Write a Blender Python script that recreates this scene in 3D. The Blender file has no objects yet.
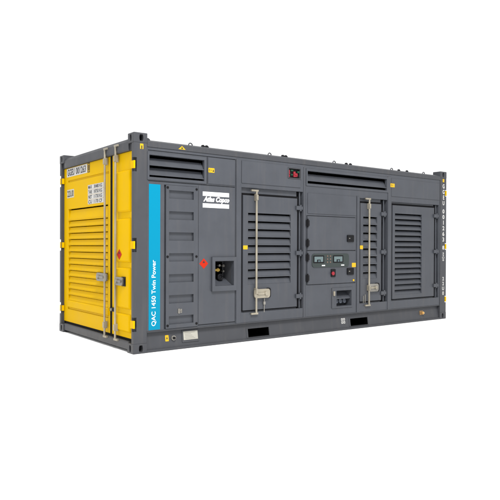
import bpy, bmesh, math, random
from mathutils import Vector, Matrix
rnd = random.Random(7)
S = bpy.context.scene
COL = S.collection
L, W, H = 6.058, 2.438, 2.591            # a 20 ft steel container

# ------------------------------------------------------------------ camera
cam = bpy.data.objects.new('camera', bpy.data.cameras.new('camera')); COL.objects.link(cam)
yaw, pitch, roll = math.radians(37.196), math.radians(-0.316), math.radians(0.192)
f = Vector((math.cos(pitch)*math.sin(yaw), math.cos(pitch)*math.cos(yaw), math.sin(pitch)))
r = Vector((math.cos(yaw), -math.sin(yaw), 0)); u = r.cross(f)
r2 = r*math.cos(roll)+u*math.sin(roll); u2 = u*math.cos(roll)-r*math.sin(roll)
M = Matrix((r2, u2, -f)).transposed().to_4x4(); M.translation = Vector((-3.1474, -6.3835, 1.26))
cam.matrix_world = M
cam.data.sensor_width = 36; cam.data.lens = 36*601.995/500
cam.data.clip_start = 0.05; cam.data.clip_end = 500
S.camera = cam

# ------------------------------------------------------------------ white studio and lamps
wd = bpy.data.worlds.new('World'); S.world = wd; wd.use_nodes = True
bg = wd.node_tree.nodes['Background']
bg.inputs[0].default_value = (1, 1, 1, 1); bg.inputs[1].default_value = 1.20

def area(name, loc, target, size, sizey, power, color=(1, 1, 1)):
    d = bpy.data.lights.new(name, 'AREA'); d.shape = 'RECTANGLE'; d.size = size; d.size_y = sizey
    d.energy = power; d.color = color
    o = bpy.data.objects.new(name, d); COL.objects.link(o); o.location = loc
    o.rotation_euler = (Vector(target)-Vector(loc)).to_track_quat('-Z', 'Y').to_euler()
    return o
area('softbox', (-1.4, -6.6, 9.4), (2.6, 0.2, 1.0), 3.6, 2.6, 1780, (1, 0.985, 0.96))
S.view_settings.view_transform = 'Standard'; S.view_settings.look = 'None'
S.view_settings.exposure = 0; S.view_settings.gamma = 1; S.view_settings.use_curve_mapping = False
S.cycles.max_bounces = 8

# ------------------------------------------------------------------ materials
def mat(name, col, rough=0.5, metal=0.0, spec=0.25, var=0.0, bump=0.0, bevel=0.0, grime=0.0, emit=None, coat=0.0):
    m = bpy.data.materials.new(name); m.use_nodes = True
    nt = m.node_tree; N = nt.nodes; K = nt.links
    b = N['Principled BSDF']
    b.inputs['Base Color'].default_value = (*col, 1)
    b.inputs['Roughness'].default_value = rough; b.inputs['Metallic'].default_value = metal
    b.inputs['Specular IOR Level'].default_value = spec
    if coat: b.inputs['Coat Weight'].default_value = coat; b.inputs['Coat Roughness'].default_value = 0.25
    tc = N.new('ShaderNodeTexCoord')
    src = None
    if var:
        n1 = N.new('ShaderNodeTexNoise'); n1.inputs['Scale'].default_value = 2.3; n1.inputs['Detail'].default_value = 7
        n1.inputs['Roughness'].default_value = 0.62
        K.new(tc.outputs['Object'], n1.inputs['Vector'])
        mr = N.new('ShaderNodeMapRange'); mr.inputs['From Min'].default_value = 0.3; mr.inputs['From Max'].default_value = 0.7
        mr.inputs['To Min'].default_value = 1-var; mr.inputs['To Max'].default_value = 1+var
        K.new(n1.outputs['Fac'], mr.inputs['Value'])
        mx = N.new('ShaderNodeVectorMath'); mx.operation = 'SCALE'; mx.inputs[0].default_value = col
        K.new(mr.outputs['Result'], mx.inputs['Scale'])
        src = mx.outputs['Vector']
        rr = N.new('ShaderNodeMapRange'); rr.inputs['From Min'].default_value = 0.3; rr.inputs['From Max'].default_value = 0.7
        rr.inputs['To Min'].default_value = max(0.05, rough-0.08); rr.inputs['To Max'].default_value = min(1, rough+0.1)
        K.new(n1.outputs['Fac'], rr.inputs['Value']); K.new(rr.outputs['Result'], b.inputs['Roughness'])
    if grime:
        mp = N.new('ShaderNodeMapping'); mp.inputs['Scale'].default_value = (14, 14, 1.1)
        K.new(tc.outputs['Object'], mp.inputs['Vector'])
        n2 = N.new('ShaderNodeTexNoise'); n2.inputs['Scale'].default_value = 1.0; n2.inputs['Detail'].default_value = 6
        K.new(mp.outputs['Vector'], n2.inputs['Vector'])
        m2 = N.new('ShaderNodeMapRange'); m2.inputs['From Min'].default_value = 0.52; m2.inputs['From Max'].default_value = 0.78
        m2.inputs['To Min'].default_value = 0; m2.inputs['To Max'].default_value = grime
        K.new(n2.outputs['Fac'], m2.inputs['Value'])
        mm = N.new('ShaderNodeMix'); mm.data_type = 'RGBA'
        K.new(m2.outputs['Result'], mm.inputs['Factor'])
        if src: K.new(src, mm.inputs['A'])
        else: mm.inputs['A'].default_value = (*col, 1)
        mm.inputs['B'].default_value = (col[0]*0.75+0.05, col[1]*0.75+0.042, col[2]*0.75+0.033, 1)
        src = mm.outputs['Result']
    if src: K.new(src, b.inputs['Base Color'])
    nrm = None
    if bevel:
        bv = N.new('ShaderNodeBevel'); bv.samples = 4; bv.inputs['Radius'].default_value = bevel
        nrm = bv.outputs['Normal']
    if bump:
        n3 = N.new('ShaderNodeTexNoise'); n3.inputs['Scale'].default_value = 5.0; n3.inputs['Detail'].default_value = 4
        K.new(tc.outputs['Object'], n3.inputs['Vector'])
        bp = N.new('ShaderNodeBump'); bp.inputs['Strength'].default_value = bump; bp.inputs['Distance'].default_value = 0.02
        K.new(n3.outputs['Fac'], bp.inputs['Height'])
        if nrm: K.new(nrm, bp.inputs['Normal'])
        nrm = bp.outputs['Normal']
    if nrm: K.new(nrm, b.inputs['Normal'])
    if emit:
        b.inputs['Emission Color'].default_value = (*col, 1); b.inputs['Emission Strength'].default_value = emit
    return m

GREY = mat('grey_paint', (0.0465, 0.0505, 0.060), 0.40, spec=0.27, var=0.10, bump=0.16, bevel=0.005, grime=0.22)
RAILG = mat('grey_frame_paint', (0.041, 0.043, 0.049), 0.45, var=0.08, bump=0.12, bevel=0.006, grime=0.28)
YEL = mat('yellow_paint', (0.555, 0.336, 0.0003), 0.42, spec=0.025, var=0.03, bump=0.12, bevel=0.006, grime=0.12)
BLACK = mat('black_rubber', (0.005, 0.005, 0.006), 0.75, spec=0.08)
DARK = mat('dark_interior', (0.002, 0.002, 0.002), 1.0, spec=0.0)  # near-black for interior shade; also the fuel recess's dark panel
ZINC = mat('pale_zinc', (0.27, 0.245, 0.195), 0.36, metal=0.5, var=0.28, grime=0.5, bevel=0.003)
STEEL = mat('bare_steel', (0.22, 0.21, 0.19), 0.38, metal=0.6, var=0.28, grime=0.5, bevel=0.003)
BRASS = mat('brass', (0.62, 0.40, 0.16), 0.35, metal=0.7, var=0.1)
CYAN = mat('blue_vinyl', (0.0, 0.175, 0.29), 0.4, spec=0.08)
WHITE = mat('white_vinyl', (0.6, 0.6, 0.6), 0.45)
OFFW = mat('sign_white', (0.46, 0.455, 0.44), 0.5)
INK = mat('black_ink', (0.02, 0.02, 0.025), 0.5)
DECY = mat('yellow_vinyl', (0.48, 0.30, 0.006), 0.4)
RED = mat('red_vinyl', (0.36, 0.018, 0.006), 0.45, spec=0.08)
REDP = mat('red_plastic', (0.24, 0.022, 0.032), 0.4, spec=0.12)
GREENP = mat('green_plastic', (0.015, 0.07, 0.04), 0.4)
BLKP = mat('black_plastic', (0.004, 0.004, 0.005), 0.45, spec=0.14)
BEZ = mat('display_bezel', (0.030, 0.038, 0.037), 0.35, spec=0.15)
LCD = mat('display_glass', (0.10, 0.135, 0.140), 0.25, spec=0.15)
LCDD = mat('display_dark', (0.06, 0.09, 0.10), 0.15)
PLATE = mat('data_plate_metal', (0.33, 0.32, 0.28), 0.4, metal=0.2, var=0.08)
FLOOR = mat('white_studio_floor', (0.95, 0.95, 0.95), 1.0, spec=0.0)

# ------------------------------------------------------------------ geometry helpers
BASE = Vector((L/2, W/2, 0))
def face_map(face):                       # (along, depth inward, up) -> world
    if face == 'S': return lambda a, d, z: (a, d, z)             # long near side, a = x
    if face == 'R': return lambda a, d, z: (a, W-d, z)           # long rear side
    if face == 'E': return lambda a, d, z: (d, a, z)             # yellow near end, a = y
    if face == 'F': return lambda a, d, z: (L-d, a, z)           # far end
ID = lambda a, d, z: (a, d, z)

def new(): return bmesh.new()

def obj(name, bm, m, parent=None, smooth=False, label=None):
    bmesh.ops.recalc_face_normals(bm, faces=bm.faces)
    me = bpy.data.meshes.new(name); bm.to_mesh(me); bm.free()
    if smooth:
        for p in me.polygons: p.use_smooth = True
    me.materials.append(m)
    o = bpy.data.objects.new(name, me); COL.objects.link(o)
    if parent is not None:
        o.parent = parent
        if parent.type == 'EMPTY': o.location = -BASE
    if label: o['label'] = label
    return o

def box(bm, a0, a1, d0, d1, z0, z1, fm=ID):
    vs = [bm.verts.new(fm(a, d, z)) for z in (z0, z1) for d in (d0, d1) for a in (a0, a1)]
    for q in ((0, 1, 3, 2), (4, 6, 7, 5), (0, 4, 5, 1), (2, 3, 7, 6), (0, 2, 6, 4), (1, 5, 7, 3)):
        bm.faces.new([vs[i] for i in q])
    return bm

def carve(bm, bx, cuts, fm=ID):
    """solid box bx minus the boxes in cuts (each a0,a1,d0,d1,z0,z1), one clean skin"""
    ax = []
    for k in range(3):
        lo, hi = bx[2*k], bx[2*k+1]
        s = {round(lo, 5), round(hi, 5)}
        for c in cuts:
            for v in c[2*k:2*k+2]:
                if lo < v < hi: s.add(round(v, 5))
        ax.append(sorted(s))
    A, D, Z = ax
    na, nd, nz = len(A)-1, len(D)-1, len(Z)-1
    solid = [[[True]*nz for _ in range(nd)] for _ in range(na)]
    for c in cuts:
        ia = [i for i in range(na) if c[0] < (A[i]+A[i+1])/2 < c[1]]
        idd = [i for i in range(nd) if c[2] < (D[i]+D[i+1])/2 < c[3]]
        iz = [i for i in range(nz) if c[4] < (Z[i]+Z[i+1])/2 < c[5]]
        for i in ia:
            for j in idd:
                for k in iz: solid[i][j][k] = False
    vc = {}
    def V(i, j, k):
        key = (i, j, k)
        if key not in vc: vc[key] = bm.verts.new(fm(A[i], D[j], Z[k]))
        return vc[key]
    def sol(i, j, k): return 0 <= i < na and 0 <= j < nd and 0 <= k < nz and solid[i][j][k]
    for i in range(na):
        for j in range(nd):
            for k in range(nz):
                if not solid[i][j][k]: continue
                if not sol(i-1, j, k): bm.faces.new((V(i, j, k), V(i, j, k+1), V(i, j+1, k+1), V(i, j+1, k)))
                if not sol(i+1, j, k): bm.faces.new((V(i+1, j, k), V(i+1, j+1, k), V(i+1, j+1, k+1), V(i+1, j, k+1)))
                if not sol(i, j-1, k): bm.faces.new((V(i, j, k), V(i+1, j, k), V(i+1, j, k+1), V(i, j, k+1)))
                if not sol(i, j+1, k): bm.faces.new((V(i, j+1, k), V(i, j+1, k+1), V(i+1, j+1, k+1), V(i+1, j+1, k)))
                if not sol(i, j, k-1): bm.faces.new((V(i, j, k), V(i, j+1, k), V(i+1, j+1, k), V(i+1, j, k)))
                if not sol(i, j, k+1): bm.faces.new((V(i, j, k+1), V(i+1, j, k+1), V(i+1, j+1, k+1), V(i, j+1, k+1)))
    return bm

def prism(bm, prof, a0, a1, fm=ID):
    """profile of (depth, z) swept along a"""
    n = len(prof)
    p = [bm.verts.new(fm(a0, d, z)) for d, z in prof]; q = [bm.verts.new(fm(a1, d, z)) for d, z in prof]
    for i in range(n):
        bm.faces.new((p[i], p[(i+1) % n], q[(i+1) % n], q[i]))
    bm.faces.new(p); bm.faces.new(q[::-1])
    return bm

def plate(bm, prof, d0, d1, fm=ID):
    """outline of (a, z) given thickness d0..d1"""
    n = len(prof)
    p = [bm.verts.new(fm(a, d0, z)) for a, z in prof]; q = [bm.verts.new(fm(a, d1, z)) for a, z in prof]
    for i in range(n):
        bm.faces.new((p[i], p[(i+1) % n], q[(i+1) % n], q[i]))
    bm.faces.new(p); bm.faces.new(q[::-1])
    return bm

def rrect(a0, a1, z0, z1, rad, n=5):
    out = []
    for cx, cz, t0 in ((a1-rad, z1-rad, 0), (a0+rad, z1-rad, 90), (a0+rad, z0+rad, 180), (a1-rad, z0+rad, 270)):
        for i in range(n+1):
            t = math.radians(t0+90*i/n); out.append((cx+rad*math.cos(t), cz+rad*math.sin(t)))
    return out

def tube(bm, p, q, rad, n=14, rad2=None):
    p = Vector(p); q = Vector(q); ax = (q-p).normalized()
    e = ax.orthogonal().normalized(); g = ax.cross(e)
    rad2 = rad if rad2 is None else rad2
    A = []; B = []
    for i in range(n):
        t = 2*math.pi*i/n; w = e*math.cos(t)+g*math.sin(t)
        A.append(bm.verts.new(p+w*rad)); B.append(bm.verts.new(q+w*rad2))
    for i in range(n): bm.faces.new((A[i], A[(i+1) % n], B[(i+1) % n], B[i]))
    bm.faces.new(A[::-1]); bm.faces.new(B)
    return bm

def torus_arc(bm, c, R, rr, t0, t1, n=16, m=8):
    rings = []
    for i in range(n+1):
        t = t0+(t1-t0)*i/n
        o = Vector((math.cos(t), 0, math.sin(t)))
        rings.append([bm.verts.new(Vector(c)+o*(R+rr*math.cos(2*math.pi*j/m))+Vector((0, rr*math.sin(2*math.pi*j/m), 0))) for j in range(m)])
    for i in range(n):
        for j in range(m):
            bm.faces.new((rings[i][j], rings[i][(j+1) % m], rings[i+1][(j+1) % m], rings[i+1][j]))
    bm.faces.new(rings[0]); bm.faces.new(rings[-1][::-1])
    return bm

def text(name, s, a0, a1, z0, z1, d, fm, m, parent, flip=False, rot=0, bold=0.0, shear=0.0, label=None):
    """lettering fitted to the rectangle a0..a1 x z0..z1; flip on faces seen with a running leftwards"""
    c = bpy.data.curves.new('lettering', 'FONT'); c.body = s; c.size = 1; c.offset = bold; c.shear = shear
    c.resolution_u = 4; c.align_x = 'CENTER'
    t = bpy.data.objects.new('lettering', c); COL.objects.link(t)
    bpy.context.view_layer.update()
    me = bpy.data.meshes.new_from_object(t.evaluated_get(bpy.context.evaluated_depsgraph_get()))
    bpy.data.objects.remove(t); bpy.data.curves.remove(c)
    bm = new(); bm.from_mesh(me); bpy.data.meshes.remove(me)
    P = []
    for v in bm.verts:
        x, y = v.co.x, v.co.y
        if rot == 90: x, y = -y, x
        if rot == -90: x, y = y, -x
        P.append((x, y))
    x0 = min(p[0] for p in P); x1 = max(p[0] for p in P); y0 = min(p[1] for p in P); y1 = max(p[1] for p in P)
    for v, (x, y) in zip(bm.verts, P):
        tx = (x-x0)/(x1-x0); ty = (y-y0)/(y1-y0)
        if flip: tx = 1-tx
        v.co = fm(a0+(a1-a0)*tx, d, z0+(z1-z0)*ty)
    me = bpy.data.meshes.new(name); bm.to_mesh(me); bm.free(); me.materials.append(m)
    o = bpy.data.objects.new(name, me); COL.objects.link(o)
    o.parent = parent
    if parent.type == 'EMPTY': o.location = -BASE
    if label: o['label'] = label
    return o

def louvre(parent, fm, a0, a1, slots, dfront, depth, m, name='louvre_blade', gap=0.3, lip=0.004):
    """one sloping blade per (ztop, zbot) slot: deep under its top edge, flush at its foot"""
    for zt, zb in slots:
        bm = new(); h = zt-zb
        zi = zt-gap*h
        prism(bm, [(dfront+lip, zb), (dfront+depth, zi), (dfront+depth+0.006, zi-0.004), (dfront+lip+0.008, zb)], a0+0.0005, a1-0.0005, fm)
        obj(name, bm, m, parent)

# ------------------------------------------------------------------ ground
bm = new(); bmesh.ops.create_grid(bm, x_segments=2, y_segments=2, size=120)
g = obj('ground', bm, FLOOR); g['kind'] = 'structure'

# ------------------------------------------------------------------ the container
C = bpy.data.objects.new('generator_container', None); COL.objects.link(C); C.location = BASE
C.empty_display_size = 0.5
C['label'] = 'grey steel container generator with louvred yellow end doors and a blue stripe beside its ladder'
C['category'] = 'generator'

SF, RF, EF, FF = face_map('S'), face_map('R'), face_map('E'), face_map('F')

# corner castings: block with oval apertures on its outer faces
def make_casting():
    bm = new(); box(bm, 0, .178, 0, .162, 0, .118)
    bmesh.ops.bevel(bm, geom=bm.edges[:], offset=.007, segments=2, affect='EDGES', profile=.5)
    me = bpy.data.meshes.new('corner_casting'); bm.to_mesh(me); bm.free()
    o = bpy.data.objects.new('corner_casting', me); COL.objects.link(o)
    cut = new()
    def oval(c, axis, w, h, dep):
        pts = []
        for i in range(24):
            t = 2*math.pi*i/24
            x = math.cos(t)*w/2; z = max(-1, min(1, math.sin(t)*1.35))*h/2
            pts.append((x, z))
        lo = []; hi = []
        for x, z in pts:
            if axis == 'y': lo.append(cut.verts.new((c+x, -.01, .059+z))); hi.append(cut.verts.new((c+x, dep, .059+z)))
            elif axis == 'x': lo.append(cut.verts.new((-.01, c+x, .059+z))); hi.append(cut.verts.new((dep, c+x, .059+z)))
        n = len(pts)
        for i in range(n): cut.faces.new((lo[i], lo[(i+1) % n], hi[(i+1) % n], hi[i]))
        cut.faces.new(lo[::-1]); cut.faces.new(hi)
    oval(.098, 'y', .052, .078, .09); oval(.086, 'x', .052, .078, .05)
    bmesh.ops.recalc_face_normals(cut, faces=cut.faces)
    cme = bpy.data.meshes.new('aperture'); cut.to_mesh(cme); cut.free()
    co = bpy.data.objects.new('aperture', cme); COL.objects.link(co)
    md = o.modifiers.new('cut', 'BOOLEAN'); md.object = co; md.operation = 'DIFFERENCE'; md.solver = 'EXACT'; md.use_self = True
    bpy.context.view_layer.update()
    res = bpy.data.meshes.new_from_object(o.evaluated_get(bpy.context.evaluated_depsgraph_get()))
    bpy.data.objects.remove(o); bpy.data.objects.remove(co); bpy.data.meshes.remove(cme)
    res.name = 'corner_casting'; res.materials.clear(); res.materials.append(RAILG)
    return res
cast_me = make_casting()
for ex in (0, 1):
    for ey in (0, 1):
        for ez in (0, 1):
            o = bpy.data.objects.new('corner_casting', cast_me); COL.objects.link(o); o.parent = C
            o.location = Vector((L if ex else 0, W if ey else 0, H if ez else 0))-BASE
            o.scale = (-1 if ex else 1, -1 if ey else 1, -1 if ez else 1)

# corner posts, notched where the door hinges sit
HZ = (2.215, 1.275, 0.345)
posts = {}
for fm_e, nm in ((EF, 'near'), (FF, 'far')):
    for side in (0, 1):
        a0, a1 = (0.004, 0.06) if side == 0 else (W-.06, W-.004)
        nh = .082 if nm == 'near' else .055
        cuts = [(a0-.01 if side == 0 else a0+.012, a1-.012 if side == 0 else a1+.01, -.01, .042, z-nh, z+nh) for z in HZ]
        bm = new(); carve(bm, (a0, a1, 0.004, .176, .118, H-.118), cuts, fm_e)
        posts[nm, side] = obj('corner_post', bm, RAILG, C)

# end frames
for fm_e in (EF, FF):
    bm = new(); prism(bm, [(.02, 2.395), (.012, 2.41), (.012, 2.50), (.03, 2.535), (.16, 2.535), (.16, 2.395)], .163, W-.163, fm_e)
    box(bm, .062, .163, .03, .16, 2.395, 2.472, fm_e); box(bm, W-.163, W-.062, .03, .16, 2.395, 2.472, fm_e)
    obj('end_header', bm, RAILG, C)
    bm = new(); prism(bm, [(.014, .036), (.014, .115), (.024, .128), (.16, .128), (.16, .036)], .163, W-.163, fm_e)
    box(bm, .062, .163, .07, .16, .119, .150, fm_e); box(bm, W-.163, W-.062, .07, .16, .119, .150, fm_e)
    obj('end_sill', bm, RAILG, C)

# long rails
def web(z): return .030*max(0., min(1., (z-.036)/.204))        # the rail web leans in towards its top
def SW(a, d, z): return (a, d+web(z), z)                        # near bottom rail, following the web
FORK = ((1.695, 2.056), (3.66, 4.054))
for fm_s, near in ((SF, True), (RF, False)):
    bm = new(); prism(bm, [(.004, 2.436), (.004, 2.500), (.050, 2.522), (.09, 2.522), (.09, 2.452), (.03, 2.436)], .179, L-.179, fm_s)
    tr = obj('top_rail', bm, RAILG, C)
    bm = new()
    cuts = [(0, L, -.01, .026, .030, .24)] + [(a, b, -.1, .5, .047, .160) for a, b in FORK]
    carve(bm, (.179, L-.179, .006, .034, .003, .252), cuts, lambda a, d, z: fm_s(a, d+web(z) if .02 < d < .04 else d, z))
    br = obj('bottom_rail', bm, RAILG, C)
    for a, b in FORK:
        bm = new(); carve(bm, (a-.028, b+.006, .0225, .0255, .04, .170), [(a, b, -.1, .5, .047, .160)], lambda a, d, z: fm_s(a, d+web(z), z))
        obj('pocket_frame', bm, RAILG, br)
    if near: top_rail, bottom_rail = tr, br
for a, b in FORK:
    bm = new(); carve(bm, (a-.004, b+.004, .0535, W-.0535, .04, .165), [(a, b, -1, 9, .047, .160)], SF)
    obj('forklift_pocket', bm, DARK, C)  # shade of the tunnel put into the liner's near-black colour

# roof, floor, rear wall
bm = new(); n = 60
prof = []
for i in range(n):
    x = .165+(L-.33)*i/(n-1); prof.append((x, 2.512 if i % 2 else 2.496))
top = [(x, z) for x, z in prof]; botm = [(x, 2.47) for x, z in reversed(prof)]
plate(bm, top+botm, .091, W-.091, SF); obj('roof_panel', bm, GREY, C)
bm = new(); carve(bm, (.165, L-.165, .057, W-.057, .172, .25), [], SF); obj('floor_panel', bm, RAILG, C)
bm = new(); pr = []
x = .18; k = 0
while x < L-.2:
    pr += [(x, .012), (x+.06, .012), (x+.09, .046), (x+.15, .046)]; x += .18
pr += [(L-.179, .012)]
vs0 = [bm.verts.new(RF(a, d, .2525)) for a, d in pr]; vs1 = [bm.verts.new(RF(a, d, 2.435)) for a, d in pr]
for i in range(len(pr)-1): bm.faces.new((vs0[i], vs0[i+1], vs1[i+1], vs1[i]))
bmesh.ops.solidify(bm, geom=bm.faces[:], thickness=.004)
obj('rear_wall', bm, GREY, C)

# lifting rings and roof brackets along both top rails
for fm_s in (SF, RF):
    for x in (.804, 2.076, 3.323, 4.641, 5.478):
        bm = new(); torus_arc(bm, fm_s(x, .060, 2.522), .027, .0075, -.15, math.pi+.15)
        o = obj('lifting_ring', bm, RAILG, C, smooth=True)
    for x in (.186, .965, 1.02, 2.29, 2.345, 3.56, 3.65, 4.80, 5.01):
        bm = new()
        plate(bm, [(x, 2.521), (x+.055, 2.521), (x+.05, 2.533), (x+.028, 2.548), (x+.01, 2.545)], .052, .075, fm_s)
        obj('roof_bracket', bm, BLKP if x > .9 else RAILG, C)

# ------------------------------------------------------------------ near side wall
WF = .012                                       # wall face depth
V1 = (.205, .975, 2.078, 2.345); V2 = (2.735, 4.46, 2.165, 2.352)
D1 = (1.562, 2.655, .385, 2.045); D2 = (3.832, 4.486, .385, 2.02); D3 = (4.585, 5.848, .385, 1.998)
FU = (1.128, 1.42, .758, 1.075); LED = (2.362, 2.608, 2.216, 2.374); SOC = (3.325, 3.65, .37, .605)
LAD = (.405, .884, .262, 2.003)
g = .008; gd = .018
def seam_v(a, z0, z1): return (a-g/2, a+g/2, -.1, WF+gd, z0, z1)
def seam_h(z, a0, a1): return (a0, a1, -.1, WF+gd, z-g/2, z+g/2)
cuts = [(h[0], h[1], -.1, 1, h[2], h[3]) for h in (V1, V2, D1, D2, D3, FU, LED, SOC)]
cuts += [(.407, .431, -.1, WF+.03, .262, 2.003), (.431, .884, -.1, .035, .262, 2.003)]
cuts += [seam_h(2.036, .19, 1.455), seam_v(1.465, .262, 2.40), seam_v(1.022, 2.045, 2.395), seam_h(2.398, .19, 1.46)]
cuts += [seam_v(3.764, .26, 2.05), seam_v(2.70, .26, 2.39), seam_h(.262+.012, .884, 1.46)]
cuts += [(2.719, 2.733, -.1, .03, .71, 1.712), (3.74, 3.745, -.1, .03, .71, 1.70)]
cuts += [seam_h(1.710, 2.733, 3.74), seam_h(1.207, 2.733, 3.74), seam_h(.712, 2.733, 3.74)]
bm = new(); carve(bm, (.179, L-.179, WF, .05, .2525, 2.4355), cuts, SF)
wall = obj('side_wall', bm, GREY, C)

def raised(name, a0, a1, z0, z1, d=.005, par=None, m=GREY, holes=(), fm=SF, back=WF-.0005, cham=.006):
    bm = new()
    if holes: carve(bm, (a0, a1, d, back, z0, z1), [(h[0], h[1], -1, 1, h[2], h[3]) for h in holes], fm)
    else:
        box(bm, a0, a1, d, back, z0, z1, fm)
    return obj(name, bm, m, par or C)

# pressed cover panels and pillars
raised('cover_panel', 1.034, 1.452, 2.056, 2.388)
raised('cover_panel', 1.562, 2.60, 2.10, 2.395, holes=[LED], d=.004)
raised('cover_panel', 4.575, 5.858, 2.085, 2.375)
raised('cover_panel', 2.742, 3.748, 1.742, 2.035)
raised('cover_panel', .895, 1.455, .285, 2.025, d=.007, holes=[(1.084, 1.462, .69, 1.126)])
for a0, a1, z0, z1 in ((1.478, 1.548, .2535, 2.41), (3.77, 3.826, .2535, 2.04), (4.492, 4.568, .2535, 2.40), (2.664, 2.694, .2535, 2.40)):
    raised('wall_pillar', a0, a1, z0, z1, d=.0045)

# blue stripe with its lettering
st = raised('blue_stripe', .202, .354, .266, 2.0, d=.009, m=CYAN)
text('lettering', 'QAC 1450 Twin Power', .240, .304, .312, 1.098, .0085, SF, WHITE, st, rot=90, bold=.008)

# upper air vents: three blades and two blades
def vent(V, blades, m=GREY):
    bm = new()
    a0, a1, z0, z1 = V
    carve(bm, (a0-.026, a1+.034, .003, WF-.0005, z0-.028, z1+.034), [(a0, a1, -1, 1, z0, z1)], SF)
    vt = obj('air_vent', bm, m, C)
    for zt, zb in blades:
        bm = new()
        prism(bm, [(.022, zb), (.075, zt), (.079, zt), (.079, zt-.01), (.026, zb-.006), (.006, zb-.006), (.006, zb+.004)], a0+.002, a1-.002, SF)
        obj('vent_blade', bm, m, vt)
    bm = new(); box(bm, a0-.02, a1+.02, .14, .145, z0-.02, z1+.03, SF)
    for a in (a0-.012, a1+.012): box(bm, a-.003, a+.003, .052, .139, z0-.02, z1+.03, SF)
    obj('vent_shade_panel', bm, DARK, vt)  # black panel added for the darkness behind the blades
vent(V1, [(2.315, 2.226), (2.20, 2.112), (2.100, 2.079)])
vent(V2, [(2.318, 2.214), (2.19, 2.167)])

# ladder panel with seven step recesses
STEP = [(1.94-.2545*i-.1, 1.94-.2545*i) for i in range(7)]
bm = new(); carve(bm, (.4315, .8825, .006, .034, .265, 2.001), [(.474, .822, -1, 1, z0, z1) for z0, z1 in STEP], SF)
lad = obj('ladder_panel', bm, GREY, C)
for z0, z1 in STEP:
    bm = new(); carve(bm, (.4735, .8225, .0345, .155, z0-.006, z1+.006), [(.476, .820, -1, .15, z0+.001, z1-.001)], SF)
    prism(bm, [(.036, z0+.0012), (.149, z0+.0012), (.149, z0+.055), (.10, z0+.038), (.040, z0+.006)], .4765, .8195, SF)
    obj('step_recess', bm, GREY, lad)
for a, z in ((.452, 1.972), (.862, 1.972), (.452, 1.135), (.862, 1.135), (.455, .30), (.865, .30)):
    bm = new(); tube(bm, (a, .0065, z), (a, -.001, z), .015, 12); obj('bolt', bm, BLKP, lad)
bm = new(); plate(bm, rrect(.598, .622, .44, .50, .008), -.004, .0055); plate(bm, rrect(.630, .655, .445, .495, .008), .0015, .0055)
tube(bm, (.615, -.002, .478), (.648, -.006, .468), .006); obj('latch', bm, STEEL, lad)

# maker's mark: lettering between two white bars
bm = new(); box(bm, .953, 1.357, .0045, .0065, 1.898, 1.952)
lg = obj('logo_bar', bm, WHITE, C)
bm = new(); box(bm, .953, 1.357, .0045, .0065, 1.751, 1.805); obj('logo_bar', bm, WHITE, C)
text('logo_lettering', 'Atlas Copco', .962, 1.362, 1.808, 1.894, .0058, SF, WHITE, C, bold=.050, shear=.30)

# stickers on the side
def sticker(name, a0, a1, z0, z1, d, m, par=None, fm=SF, label=None):
    bm = new(); plate(bm, rrect(a0, a1, z0, z1, min(a1-a0, z1-z0)*.12, 3), d-.0015, d, fm)
    return obj(name, bm, m, par or C, label=label)
def stroke(name, pts, d, m, par, fm=SF):
    bm = new(); plate(bm, pts, d-.001, d, fm); return obj(name, bm, m, par)
def diamond(ac, zc, ra, rz, d, fm, par=None):
    bm = new(); plate(bm, [(ac-ra, zc), (ac, zc-rz), (ac+ra, zc), (ac, zc+rz)], d-.0015, d, fm)
    o = obj('flammable_label', bm, RED, par or C)
    fl = [(-.25, .02), (-.12, .0), (.12, .0), (.25, .05), (.22, .25), (.1, .2), (.06, .48), (-.08, .3), (-.2, .22)]
    stroke('flame_mark', [(ac+x*ra*.95, zc+rz*(.12+z)) for x, z in fl], d-.002, INK, o, fm)
    return o
diamond(.971, 1.045, .066, .066, .0065, SF)
t = sticker('warning_sticker', 1.036, 1.128, 2.198, 2.256, .0045, DECY, label='yellow sticker on the upper cover panel beside the louvred vent')
stroke('warning_mark', [(1.098, 2.21), (1.122, 2.212), (1.11, 2.242)], .0025, INK, t)
text('sticker_marks', 'E=', 1.045, 1.092, 2.212, 2.242, .0025, SF, INK, t)
t = sticker('warning_sticker', 4.545, 4.650, 2.232, 2.292, .0035, DECY, label='yellow sticker at the top of the wall left of the right hand cover panel')
text('sticker_marks', 'E=', 4.56, 4.61, 2.246, 2.278, .0015, SF, INK, t)
bm = new(); plate(bm, [(.598, 2.448), (.70, 2.448), (.649, 2.512-.022)], .0018, .0035); t = obj('warning_triangle', bm, DECY, top_rail)
bm = new(); plate(bm, [(.638, 2.453), (.660, 2.453), (.656, 2.474), (.642, 2.474)], .0008, .0016); obj('warning_mark', bm, INK, t)
p0 = posts['near', 0]
t = sticker('warning_sticker', .082, .125, 2.40, 2.462, .0035, DECY, par=p0)
bm = new(); box(bm, .097, .111, .0010, .0018, 2.402, 2.440); obj('warning_mark', bm, INK, t)

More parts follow.
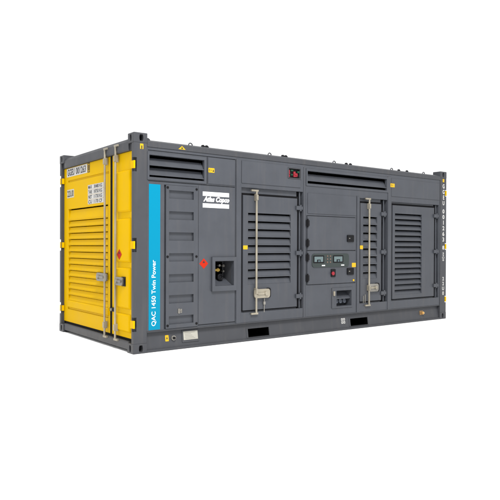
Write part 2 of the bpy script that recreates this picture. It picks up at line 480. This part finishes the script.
# data plate, sticker, stud, emblem and brass plug on the bottom rail
bm = new(); carve(bm, (.675, .915, .018, .0255, .075, .222), [(.690, .908, -1, .021, .098, .212)], SW); obj('plate_holder', bm, RAILG, bottom_rail)
bm = new(); box(bm, .695, .903, .0165, .0205, .103, .207, SW); dp = obj('data_plate', bm, PLATE, bottom_rail)
bm = new()
for i in range(5): box(bm, .712+.004*i % .01, .712+.15-.02*((i*3) % 4), .0155, .0163, .188-.018*i, .194-.018*i, SW)
obj('engraving', bm, mat('engraving_grey', (.22, .21, .185), .5), dp)
sticker('warning_sticker', .442, .490, .108, .182, .0250, DECY, par=bottom_rail, fm=SW)
stroke('warning_mark', [(.456, .135), (.476, .135), (.466, .165)], .0230, INK, bottom_rail, SW)
bm = new(); tube(bm, (.553, .044, .143), (.553, .022, .143), .030, 18); o = obj('earth_stud', bm, STEEL, bottom_rail)
bm = new(); tube(bm, (.553, .0215, .143), (.553, .006, .143), .017, 12); obj('stud_bolt', bm, BLKP, o)
bm = new()
for a, z in ((0, 0), (.045, 0), (0, .045), (.045, .045)):
    carve(bm, (3.468+a, 3.502+a, .0235, .0255, .098+z, .132+z), [(3.476+a, 3.494+a, -1, 1, .106+z, .124+z)], SW)
obj('four_square_emblem', bm, OFFW, bottom_rail)
bm = new(); box(bm, 5.362, 5.45, .018, .0255, .105, .175, SW); o = obj('drain_fitting', bm, mat('rusty_brown', (.20, .12, .05), .6, var=.3), bottom_rail)
bm = new(); tube(bm, (5.41, .030, .14), (5.41, -.002, .14), .026, 6); tube(bm, (5.41, -.002, .14), (5.41, -.016, .14), .014, 12); obj('drain_plug', bm, BRASS, o)

VALVE = mat('valve_brass', (.30, .20, .04), .45, metal=.4)
# fuel filler recess: raised bezel, deep cavity, fittings
bm = new(); carve(bm, (1.084, 1.462, -.022, .0115, .69, 1.126), [(FU[0], FU[1], -1, 1, FU[2], FU[3])], SF)
fr = obj('fuel_recess', bm, GREY, C, label='raised bezel with fuel connections inside')
bm = new()
carve(bm, (FU[0]-.006, FU[1]+.006, .0505, .23, FU[2]-.006, FU[3]+.006), [(FU[0], FU[1], -1, .224, FU[2], FU[3])], SF)
obj('cavity', bm, mat('cavity_paint', (.05, .052, .058), .5), fr)
bm = new(); prism(bm, [(.02, FU[2]+.001), (.222, FU[2]+.001), (.222, FU[2]+.10)], FU[0]+.001, FU[1]-.001, SF)
obj('drip_tray', bm, GREY, fr)
bm = new(); box(bm, FU[0]+.02, FU[1]-.03, .205, .2215, FU[2]+.11, FU[3]-.02); obj('connection_panel', bm, DARK, fr)
for a, z, rad, m, ln, nm in ((1.262, .955, .024, VALVE, .09, 'fuel_valve'), (1.295, .862, .040, BLKP, .09, 'hose_coupling'), (1.315, 1.012, .016, STEEL, .05, 'pipe_nipple'),
                             (1.378, 1.008, .018, STEEL, .05, 'pipe_nipple'), (1.378, .935, .014, STEEL, .05, 'pipe_nipple')):
    bm = new(); tube(bm, (a, .204, z), (a, .204-ln*.6, z), rad*.7, 14); tube(bm, (a, .204-ln*.6, z), (a, .204-ln, z), rad, 14)
    if nm == 'fuel_valve': box(bm, a-.06, a+.02, .204-ln-.012, .204-ln, z-.012, z+.012)
    obj(nm, bm, m, fr)
bm = new(); torus_arc(bm, (1.295, .110, .862), .036, .010, 0, 2*math.pi); obj('coupling_ring', bm, BLKP, fr, smooth=True)

# indicator box with red and green terminals
bm = new(); carve(bm, (LED[0]+.002, LED[1]-.002, -.002, .09, LED[2]+.002, LED[3]-.002), [(LED[0]+.014, LED[1]-.014, -1, .082, LED[2]+.012, LED[3]-.012)])
ib = obj('indicator_box', bm, mat('box_grey', (.05, .052, .058), .5), C)
bm = new(); box(bm, LED[0]+.016, LED[1]-.016, .035, .08, LED[2]+.012, LED[3]-.014); obj('terminal_block', bm, BLKP, ib)
for a, z, w, h, m in ((2.395, 2.29, .026, .10, REDP), (2.50, 2.285, .03, .075, REDP), (2.535, 2.275, .035, .05, REDP), (2.45, 2.335, .04, .018, GREENP), (2.57, 2.32, .03, .025, GREENP), (2.45, 2.275, .03, .018, GREENP)):
    bm = new(); box(bm, a-w/2, a+w/2, .018, .0345, z-h/2, z+h/2); tube(bm, (a, .018, z), (a, .008, z), min(w, h)*.35, 10); obj('terminal', bm, m, ib)

# ------------------------------------------------------------------ service doors on the side
def hinge(par, fm, a, z, w0, w1, dep, m):
    bm = new(); box(bm, a-w0, a-.012, dep-.022, dep, z-.028, z+.028, fm); box(bm, a+.012, a+w1, dep-.022, dep, z-.022, z+.022, fm)
    p = Vector(fm(a, dep-.012, z-.045)); q = Vector(fm(a, dep-.012, z+.045)); tube(bm, p, q, .0145, 12)
    obj('hinge', bm, m, par)

def lock_bar(par, fm, a, z0, z1, dep, cam_a, m, box_rect=None, guides=(), rad=.0145, box_m=None, lever=True):
    bm = new(); tube(bm, fm(a, dep, z0), fm(a, dep, z1), rad, 14)
    for z, s in ((z0+.012, -1), (z1-.012, 1)):
        lo, hi = sorted((a+cam_a, a-.025*(1 if cam_a > 0 else -1)))
        box(bm, lo, hi, dep-.012, dep+.012, z-.012, z+.012, fm)
    obj('locking_bar', bm, m, par)
    for z in guides:
        bm = new(); box(bm, a-.019, a+.019, dep+.001, dep+.030, z-.045, z+.045, fm)
        box(bm, a-.017, a+.017, dep-.020, dep+.0005, z-.036, z+.036, fm)
        obj('bar_guide', bm, m, par)
    if box_rect:
        a0, a1, z0b, z1b = box_rect
        bm = new(); rd = (z1b-z0b)*.3; n_ = rrect(a0, a1, z0b, z1b, rd, 4); zc = (z0b+z1b)/2
        plate(bm, n_, dep-.006, dep+.014, fm); box(bm, a0+.03, a1-.03, dep+.0145, dep+.030, z0b+.02, z1b-.02, fm)
        hb = obj('handle_box', bm, box_m or m, par)
        bm = new(); box(bm, max(a0+.03, a+rad+.004 if a < a1-.1 else a0+.03), a1-.06, dep-.020, dep-.0065, zc-.014, zc+.014, fm)
        tube(bm, fm(a1-.075, dep-.030, zc), fm(a1-.075, dep-.0065, zc), .027, 14)
        return hb, bm

def service_door(O, leaf, slots, sx, depth, hinges, hx, pitch_open, strip=True):
    a0, a1, z0, z1 = O; l0, l1, b0, b1 = leaf
    fd = .026                                   # leaf face depth
    bm = new()
    carve(bm, (l0, l1, fd, fd+.03, b0, b1), [(sx[0], sx[1], -1, 1, zb, zt) for zt, zb in slots], SF)
    dr = obj('service_door', bm, GREY, C)
    louvre(dr, SF, sx[0], sx[1], slots, fd, depth, GREY, gap=.19)
    bm = new(); carve(bm, (l0-.026, l1+.034, fd+.020, fd+.0385, b0-.014, b1+.030), [(l0-.0005, l1+.0005, -1, 1, b0-.0005, b1+.0005)], SF)
    obj('door_gasket', bm, BLACK, dr)
    bm = new(); carve(bm, (a0-.004, a1+.004, .0505, .060, z0-.004, z1+.004), [(l0-.02, l1+.01, -1, 1, b0-.012, b1+.022), (l1+.005, a1+.05, -1, 1, z0-.1, z1+.1)], SF)
    box(bm, l1+.0055, a1+.004, .150, .158, z0-.004, z1+.004); box(bm, a1+.0002, a1+.006, .0505, .1495, z0-.004, z1+.004)
    obj('door_frame', bm, GREY, dr)
    bm = new(); tube(bm, (hx+.002, .040, z0+.004), (hx+.002, .040, z1-.004), .011, 10); obj('hinge_pin', bm, GREY, dr)
    # black sheet standing in for the unlit depth behind the louvres
    bm = new(); box(bm, l0, l1, .18, .184, b0, b1); obj('inner_shade_sheet', bm, DARK, dr)
    for z in hinges: hinge(dr, SF, hx, z, .085, .035, fd-.003, GREY)
    return dr

sl1 = [(1.712-.108*i, 1.712-.108*i-.092) for i in range(9)]
d1 = service_door(D1, (1.60, 2.555, .412, 1.945), sl1, (1.683, 2.436), .034, (1.812, 1.173, .561), 2.608, .3)
hb, bm = lock_bar(d1, SF, 1.802, .352, 2.022, -.006, -.09, ZINC, (1.768, 2.035, .568, .690), (1.92, .66))
obj('door_handle', bm, ZINC, d1)
bm = new(); plate(bm, rrect(1.99, 2.066, .566, .700, .03, 4), .009, .0255); obj('handle_dark_pad', bm, BLKP, d1)  # black pad standing in for the shadow right of the handle box
bm = new(); tube(bm, (1.952, .010, .56), (1.952, .014, .37), .006); box(bm, 1.935, 1.968, .002, .018, .475, .515); obj('lanyard', bm, STEEL, d1)
sticker('warning_sticker', 1.602, 1.675, 1.224, 1.276, .0255, DECY, par=d1)

sl2 = [(1.735-.1243*i, 1.735-.1243*i-.100) for i in range(8)]
d2 = service_door(D2, (3.868, 4.352, .412, 1.945), sl2, (3.930, 4.255), .034, (1.79, 1.182, .525), 4.418, .3)
hb, bm = lock_bar(d2, SF, 4.036, .338, 2.025, -.006, -.09, ZINC, (4.03, 4.255, .560, .682), (1.90, .62), box_m=STEEL)
obj('door_handle', bm, ZINC, d2)
bm = new(); plate(bm, rrect(4.20, 4.300, .556, .692, .03, 4), .009, .0255); obj('handle_dark_pad', bm, BLKP, d2)  # same black pad for the handle box's shadow on this door
bm = new(); tube(bm, (3.965, .010, .52), (3.965, .014, .39), .006); tube(bm, (3.925, .010, .50), (3.925, .014, .39), .005); obj('lanyard', bm, STEEL, d2)
sticker('warning_sticker', 3.858, 3.925, 1.228, 1.285, .0255, DECY, par=d2)

sl3 = [(1.812-.0896*i, 1.812-.0896*i-.080) for i in range(15)]
d3 = service_door(D3, (4.632, 5.735, .412, 1.945), sl3, (4.690, 5.392), .042, (1.805, 1.187, .596), 5.792, .3)

# ------------------------------------------------------------------ control cabinet doors
def cab_door(z0, z1, hz, latch):
    bm = new(); plate(bm, rrect(2.738, 3.735, z0, z1, .012, 3), .004, .011)
    cd = obj('control_cabinet_door', bm, GREY, C)
    for z in hz:
        bm = new(); box(bm, 2.706, 2.735, -.004, .0035, z-.045, z+.045); box(bm, 2.737, 2.768, -.004, .0035, z-.04, z+.04)
        tube(bm, (2.736, -.005, z-.06), (2.736, -.005, z+.06), .011, 10); obj('hinge', bm, BLKP, cd)
    bm = new(); plate(bm, rrect(3.545, 3.685, latch-.052, latch+.052, .012, 3), -.012, .0035); lt = obj('latch', bm, BLKP, cd)
    return cd
cu = cab_door(1.214, 1.703, (1.602, 1.316), 1.39)
cl = cab_door(.719, 1.200, (1.109, .813), .89)
bm = new(); box(bm, 3.575, 3.60, -.0135, -.0125, 1.385, 1.398); obj('key_slot', bm, STEEL, cu)
bm = new(); box(bm, 3.575, 3.60, -.0135, -.0125, .885, .898); obj('key_slot', bm, STEEL, cl)
bm = new(); plate(bm, rrect(2.822, 3.582, .962, 1.160, .045, 6), -.006, .0035); bz = obj('display_window', bm, BEZ, cl)
for a0, a1 in ((2.862, 3.035), (3.262, 3.435)):
    bm = new(); plate(bm, rrect(a0-.022, a1+.022, 1.024, 1.136, .012, 3), -.0085, -.0065); obj('display_frame', bm, BLKP, cl)
    bm = new(); box(bm, a0, a1, -.0105, -.0088, 1.076, 1.118); box(bm, a0, a0+.05, -.0105, -.0088, 1.042, 1.0758); box(bm, a1-.05, a1, -.0105, -.0088, 1.042, 1.0758); obj('display_screen', bm, LCD, cl)
    bm = new(); box(bm, a0+.075, a1-.065, -.0105, -.0088, 1.04, 1.066); obj('display_buttons', bm, LCDD, cl)
    bm = new(); box(bm, a0+.15, a0+.215, -.0085, -.0065, .980, .996); obj('label_strip', bm, WHITE, cl)
bm = new()
for i in range(3):
    for j in range(2): tube(bm, (3.125+j*.06, -.0065, 1.125-i*.045), (3.125+j*.06, -.011, 1.125-i*.045), .013, 10)
obj('indicator_lamps', bm, mat('lamp_amber', (.11, .075, .06), .4), cl)
sticker('warning_sticker', 3.655, 3.742, .952, 1.018, .0032, DECY, par=cl)
bm = new(); tube(bm, (3.69, .0035, .752), (3.69, -.004, .752), .016, 12); obj('yellow_dot', bm, DECY, cl)
bm = new(); plate(bm, rrect(3.205, 3.295, .815, .932, .012, 3), -.010, .0035); es = obj('stop_switch', bm, BLKP, cl)
bm = new(); tube(bm, (3.224, -.0105, .868), (3.224, -.022, .868), .018, 16); tube(bm, (3.224, -.022, .868), (3.224, -.034, .868), .027, 16); obj('stop_button', bm, REDP, cl)

OUTL = mat('outlet_grey', (.07, .08, .10), .5)
# socket recess with hood and outlets
bm = new(); carve(bm, (3.232, 3.668, .001, .0115, .345, .648), [(SOC[0], SOC[1], -1, 1, SOC[2], SOC[3])])
so = obj('socket_recess', bm, GREY, C)
bm = new(); carve(bm, (SOC[0]-.004, SOC[1]+.004, .0505, .165, SOC[2]-.004, SOC[3]+.004), [(SOC[0], SOC[1], -1, .16, SOC[2], SOC[3])])
obj('cavity', bm, GREY, so)
bm = new(); prism(bm, [(.158, .60), (.158, .49), (.03, .475), (.03, .49)], SOC[0]+.001, SOC[1]-.001, SF); obj('socket_hood', bm, GREY, so)
for a in (3.40, 3.485, 3.57):
    bm = new(); tube(bm, (a, .158, .425), (a, .075, .44), .034, 16); obj('socket_outlet', bm, OUTL, so)
bm = new(); plate(bm, rrect(3.252, 3.285, .53, .60, .01), -.014, .0005); obj('recess_handle', bm, ZINC, so)

# ------------------------------------------------------------------ yellow near end doors
DF = .05
lv = [(1.796, 1.640)]+[(1.628-.0892*i, 1.628-.0892*i-.080) for i in range(13)]
YL = (.757, 2.378)
def panel_cuts(a0, a1, rows, d): return [(a0, a1, -1, d, z0, z1) for z0, z1 in rows]
bm = new()
carve(bm, (YL[0], YL[1], DF, DF+.045, .160, 2.392),
      [(.824, 2.205, -1, 1, zb, zt) for zt, zb in lv] +
      panel_cuts(.80, 2.22, ((2.185, 2.212), (.345, .372)), DF+.012), EF)
yl = obj('end_door', bm, YEL, C, label='wide yellow end door with louvres and number plates')
louvre(yl, EF, .824, 2.205, lv, DF, .024, YEL, gap=.11)
# gently pressed lower and upper fields
bm = new(); prism(bm, [(DF-.0005, .372), (DF-.012, .385), (DF-.012, .46), (DF-.0005, .475)], .80, 2.22, EF); obj('pressed_rib', bm, YEL, yl)
YR = (.064, .690)
bm = new()
carve(bm, (YR[0], YR[1], DF, DF+.045, .160, 2.392), [], EF)
yr = obj('end_door', bm, YEL, C, label='narrow yellow end door with pressed panels and a red diamond')
for z0, z1 in ((1.672, 2.178), (1.065, 1.598), (.505, 1.003), (.225, .445)):
    bm = new()      # pressed panel standing proud with sloped shoulders
    b = [(.165, z0), (.565, z0), (.565, z1), (.165, z1)]; t = [(.186, z0+.022), (.542, z0+.022), (.542, z1-.022), (.186, z1-.022)]
    vb = [bm.verts.new(EF(a, DF-.0004, z)) for a, z in b]; vt = [bm.verts.new(EF(a, DF-.022, z)) for a, z in t]
    for i in range(4): bm.faces.new((vb[i], vb[(i+1) % 4], vt[(i+1) % 4], vt[i]))
    bm.faces.new(vt); bm.faces.new(vb[::-1])
    obj('pressed_panel', bm, YEL, yr)
# rubber seals: middle, foot and head
bm = new(); box(bm, .6905, .7565, DF+.001, DF+.05, .160, 2.392, EF); box(bm, .064, 2.374, DF+.006, DF+.04, .1285, .1595, EF)
box(bm, .064, 2.374, DF+.004, DF+.04, 2.3922, 2.3948, EF)
obj('door_seal', bm, BLACK, yl)
bm = new(); box(bm, .60, .72, .028, DF-.0005, .445, .492, EF); bm2 = obj('door_catch', bm, BLKP, yl)
bm = new(); tube(bm, EF(.66, .027, .468), EF(.66, .015, .468), .018, 12); obj('catch_bolt', bm, STEEL, yl)

for dr, a, rect in ((yl, .822, (.770, 1.075, .812, .915)), (yr, .505, (.300, .520, .785, .885))):
    hb, bm = lock_bar(dr, EF, a, .104, 2.502, .004, -.075, ZINC, (rect[0], rect[1], rect[2], rect[3]), (2.335, .262), rad=.0135, box_m=STEEL)
    obj('door_handle', bm, STEEL, dr)
bm = new(); box(bm, 1.03, 1.130, .0350, DF-.0005, .806, .918, EF); obj('handle_dark_pad', bm, BLKP, yl)
bm = new(); box(bm, .262, .36, .0185, DF-.0225, .778, .892, EF); obj('handle_dark_pad', bm, BLKP, yr)

# yellow hinge straps through the post notches (near and far ends)
def strap(par, fm, side, z):
    bm = new()
    if side == 0: box(bm, .001, .085, .000, .020, z-.045, z+.045, fm); box(bm, .0605, .085, .0205, .0495, z-.045, z+.045, fm)
    else: box(bm, W-.085, W-.010, .010, .0445, z-.040, z+.040, fm); tube(bm, fm(W-.016, .018, z-.045), fm(W-.016, .018, z+.045), .016, 12)
    obj('hinge_strap', bm, YEL, par)
for z in HZ: strap(yr, EF, 0, z); strap(yl, EF, 1, z)
for s in (0, 1):
    a0, a1 = (.064, 1.214) if s == 0 else (1.224, W-.064)
    bm = new(); carve(bm, (a0, a1, DF, DF+.045, .160, 2.392), [(a0+.12, a1-.12, -1, DF+.02, .3, 1.2), (a0+.12, a1-.12, -1, DF+.02, 1.3, 2.25)], FF)
    fdoor = obj('end_door', bm, YEL, C)
    for z in HZ: strap(fdoor, FF, s, z)
    bm = new()
    for z in HZ: tube(bm, FF(.012 if s == 0 else W-.012, .000, z-.045), FF(.012 if s == 0 else W-.012, .000, z+.045), .011, 12)
    obj('hinge_knuckle', bm, YEL, fdoor)

# number sign, size code, weight table, diamond
tb = DF-.0025
bm = new(); box(bm, 1.508, 2.268, tb, DF-.0003, 2.262, 2.384, EF); sg = obj('number_sign', bm, OFFW, yl)
text('lettering', 'GGEU', 1.972, 2.235, 2.276, 2.372, tb-.0008, EF, INK, yl, flip=True, bold=.024)
text('lettering', '001263', 1.555, 1.915, 2.276, 2.372, tb-.0008, EF, INK, yl, flip=True, bold=.024)
bm = new(); carve(bm, (1.418, 1.492, tb, DF-.0003, 2.262, 2.388), [(1.428, 1.482, -1, 1, 2.272, 2.378)], EF); obj('check_digit_frame', bm, INK, yl)
text('lettering', '8', 1.438, 1.472, 2.285, 2.365, tb, EF, INK, yl, flip=True, bold=.024)
bm = new(); box(bm, 1.992, 2.256, tb, DF-.0003, 1.958, 2.078, EF); obj('code_sign', bm, mat('sign_grey_white', (.44, .42, .33), .5), yl)
text('lettering', '22U0', 2.005, 2.243, 1.972, 2.064, tb-.0008, EF, INK, yl, flip=True, bold=.02)
rows = (('MAX', '30480 KG'), ('TARE', '18750 KG'), ('NET', '11730 KG'), ('CU', '1170 CF'))
for i, (k, v) in enumerate(rows):
    z1 = 2.088-.0665*i; z0 = z1-.060
    bm = new(); box(bm, .962, 1.480, tb, DF-.0003, z0-.003 if i < 3 else z0, z1, EF); obj('weight_strip', bm, OFFW, yl)
    text('lettering', k, 1.335, 1.462, z0+.007, z1-.007, tb-.0008, EF, INK, yl, flip=True, bold=.022)
    text('lettering', v, 1.005, 1.275, z0+.007, z1-.007, tb-.0008, EF, INK, yl, flip=True, bold=.022)
diamond(.440, 1.160, .070, .066, DF-.0235, EF, par=yr)

# white markings down the far post of the side
pf = posts['far', 0]
def post_text(s_, z0, z1, a0=5.944, a1=6.000): text('lettering', '\n'.join(s_), a0, a1, z0, z1, .0028, SF, OFFW, pf, bold=.03)
post_text('GGEU', 2.00, 2.37); post_text('001263', 1.36, 1.93); post_text('8', 1.22, 1.29); post_text('22U0', 1.02, 1.17); post_text('22U0', .42, .74)
sticker('warning_sticker', 5.945, 5.99, 2.405, 2.46, .0035, DECY, par=pf)
